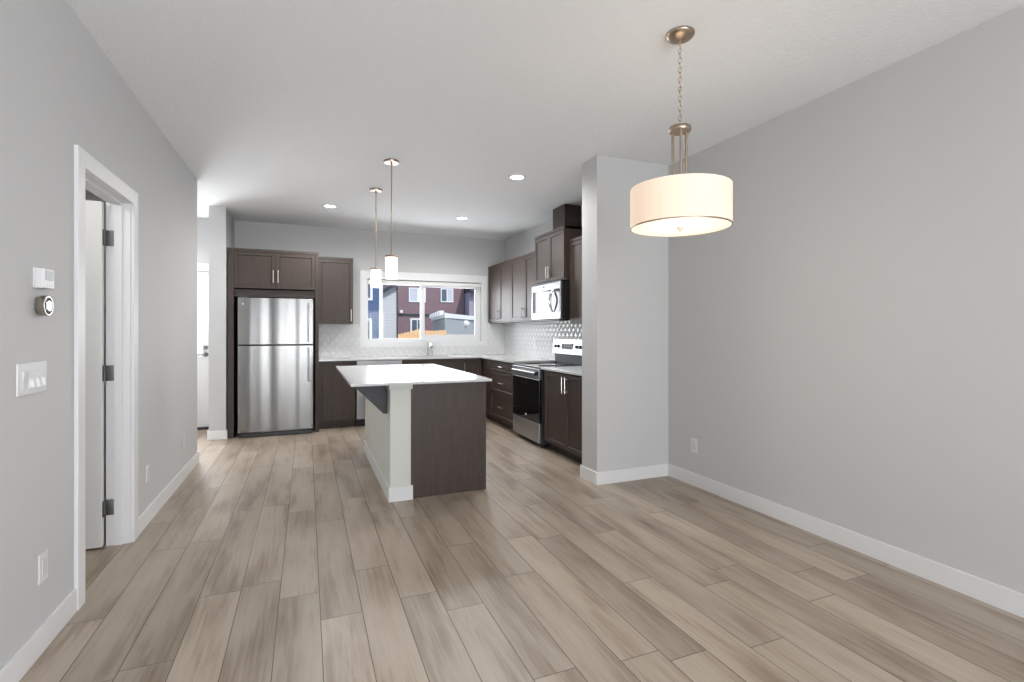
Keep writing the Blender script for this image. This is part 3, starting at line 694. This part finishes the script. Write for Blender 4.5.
# ------------------------------------------------------------------ outside the kitchen window
tag(MB().box(-60, 70, YB+.2, 110, -.9, -.6).build('yard', GROUND), kind='structure')
def hwin(par, x0, x1, z0, z1, y, m1=PANE, m2=None, t=.07):
    b = MB(); b.box(x0, x1, y-.05, y, z0, z0+t).box(x0, x1, y-.05, y, z1-t, z1).box(x0, x0+t, y-.05, y, z0+t, z1-t).box(x1-t, x1, y-.05, y, z0+t, z1-t)
    xm = (x0+x1)/2; b.box(xm-.03, xm+.03, y-.05, y, z0+t, z1-t)
    f = b.build('house_window', OUTW, par)
    MB().box(x0+t, xm-.03, y-.02, y-.005, z0+t, z1-t).build('pane', m1, f)
    MB().box(xm+.03, x1-t, y-.02, y-.005, z0+t, z1-t).build('pane', m2 or m1, f)
# blue house
t = thing('blue_house', (-1, 19, -.6), 'blue-sided house with white corner board, nearest outside the window', 'house')
MB().box(-6, 2.13, 16, 24, -.6, 5.2).build('wall', BLUE, t)
MB().box(2.09, 2.20, 15.97, 16.10, -.6, 5.2).box(2.13, 2.16, 16.1, 24, -.6, 5.2).build('corner_board', OUTW, t)
MB().prism([(15.6, 5.2), (24.4, 5.2), (20, 7.6)], 0, -6.3, 2.35).build('roof', ROOF, t)
hwin(t, 1.30, 1.89, 2.22, 3.5, 16); hwin(t, 1.15, 1.87, .95, 1.66, 16)
# pale grey house with sloping roof edge
t = thing('pale_grey_house', (2.5, 28, -.6), 'pale grey sided house with a sloping dark roof edge behind the blue house', 'house')
MB().prism([(.6, -.6), (4.30, -.6), (4.30, 3.60), (.6, 1.50)], 1, 26, 31).build('wall', PALE, t)
MB().prism([(.3, 1.33), (4.45, 3.69), (4.45, 3.87), (.3, 1.51)], 1, 25.6, 31.3).build('roof', ROOF, t)
MB().box(4.28, 4.33, 25.95, 26.05, -.6, 3.55).build('corner_board', GREYP, t)
# maroon house
t = thing('maroon_house', (8, 38, -.6), 'maroon-sided two-storey house filling most of the window view', 'house')
MB().box(5.2, 10.3, 34, 42, -.6, 6.3).build('wall', MAROON, t)
MB().box(5.2, 8.6, 33.93, 34, 2.30, 2.42).build('belt_board', GREYP, t)
MB().prism([(33.5, 6.3), (42.5, 6.3), (38, 8.6)], 0, 4.9, 10.31).build('roof', ROOF, t)
hwin(t, 6.40, 7.55, 3.22, 4.20, 33.99, CURTN, OUTW); hwin(t, 8.60, 9.50, 3.26, 4.22, 33.99, PANE, CURTN); hwin(t, 6.50, 7.45, 1.15, 2.12, 33.99, PANE, PANE, .11)
MB().box(5.78, 5.98, 33.82, 33.99, 2.46, 2.66, .02).build('wall_lantern', OUTW, t)
MB().cyl((5.32, 33.93, -.6), (5.32, 33.93, 6.2), .06).build('downspout', GREYP, t)
# lavender-grey house
t = thing('lavender_grey_house', (12, 36, -.6), 'lavender-grey house at the side of the maroon house under a dark eave', 'house')
MB().box(10.36, 16, 33, 40, -.6, 3.95).build('wall', LAV, t)
MB().prism([(32.4, 3.92), (40.5, 3.92), (36.5, 6.3)], 0, 10.34, 16.4).build('roof', ROOF, t)
# garage with a white-edged flat roof
t = thing('garage', (7.5, 27, -.6), 'grey flat-roofed garage with a white roof edge in front of the maroon house', 'garage')
A, B, C = (5.77, 22), (6.83, 28.8), (8.62, 26.4); D = (B[0]+C[0]-A[0], B[1]+C[1]-A[1])
MB().prism([A, C, D, B], 2, -.6, 1.86).build('wall', GARG, t)
def off(P, k=.12):
    cx_, cy_ = (A[0]+D[0])/2, (A[1]+D[1])/2; v = Vector((P[0]-cx_, P[1]-cy_)); v = v*(1+k/v.length); return (cx_+v.x, cy_+v.y)
MB().prism([off(A), off(C), off(D), off(B)], 2, 1.86, 2.07).build('roof_edge', OUTW, t)
for k in range(6):
    f = (k+.5)/6; px_, py_ = A[0]+(B[0]-A[0])*f-.12, A[1]+(B[1]-A[1])*f
    MB().box(px_-.12, px_+.10, py_-.10, py_+.10, 1.98, 2.20, .02).build('rafter_end', OUTW, t)
v = Vector((C[0]-A[0], C[1]-A[1])).normalized(); f = .62
px_, py_ = A[0]+(C[0]-A[0])*f, A[1]+(C[1]-A[1])*f
MB().lathe([(0, 0), (.22, .0), (.22, .06), (.12, .12), (0, .13)], (px_, py_-.02, 1.66), 20, Matrix.Rotation(math.pi/2, 4, 'X') @ Matrix.Diagonal((1, .7, 1, 1))).build('round_lamp', OUTW, t, True)
# cedar fence
t = thing('wooden_fence', (3.8, 18, -.6), 'new orange-toned wooden board fence at the foot of the window view', 'fence')
b = MB(); x = 3.02; i = 0
while x < 4.72:
    zt = 1.17+.17*min(1, (x-3.02)/.75)-(.05 if x > 3.9 else 0)+random.uniform(-.012, .012)
    b.box(x, x+.085, 18, 18.02, -.6, zt); x += .098; i += 1
b.build('fence_boards', CEDAR, t)
MB().box(3.02, 4.72, 18.02, 18.06, .95, 1.04).box(3.02, 4.72, 18.02, 18.06, -.3, -.21).build('fence_rails', CEDAR, t)
for x in (3.03, 3.86, 4.66): MB().box(x, x+.09, 18.06, 18.15, -.6, 1.12).build('fence_post', CEDAR, t)
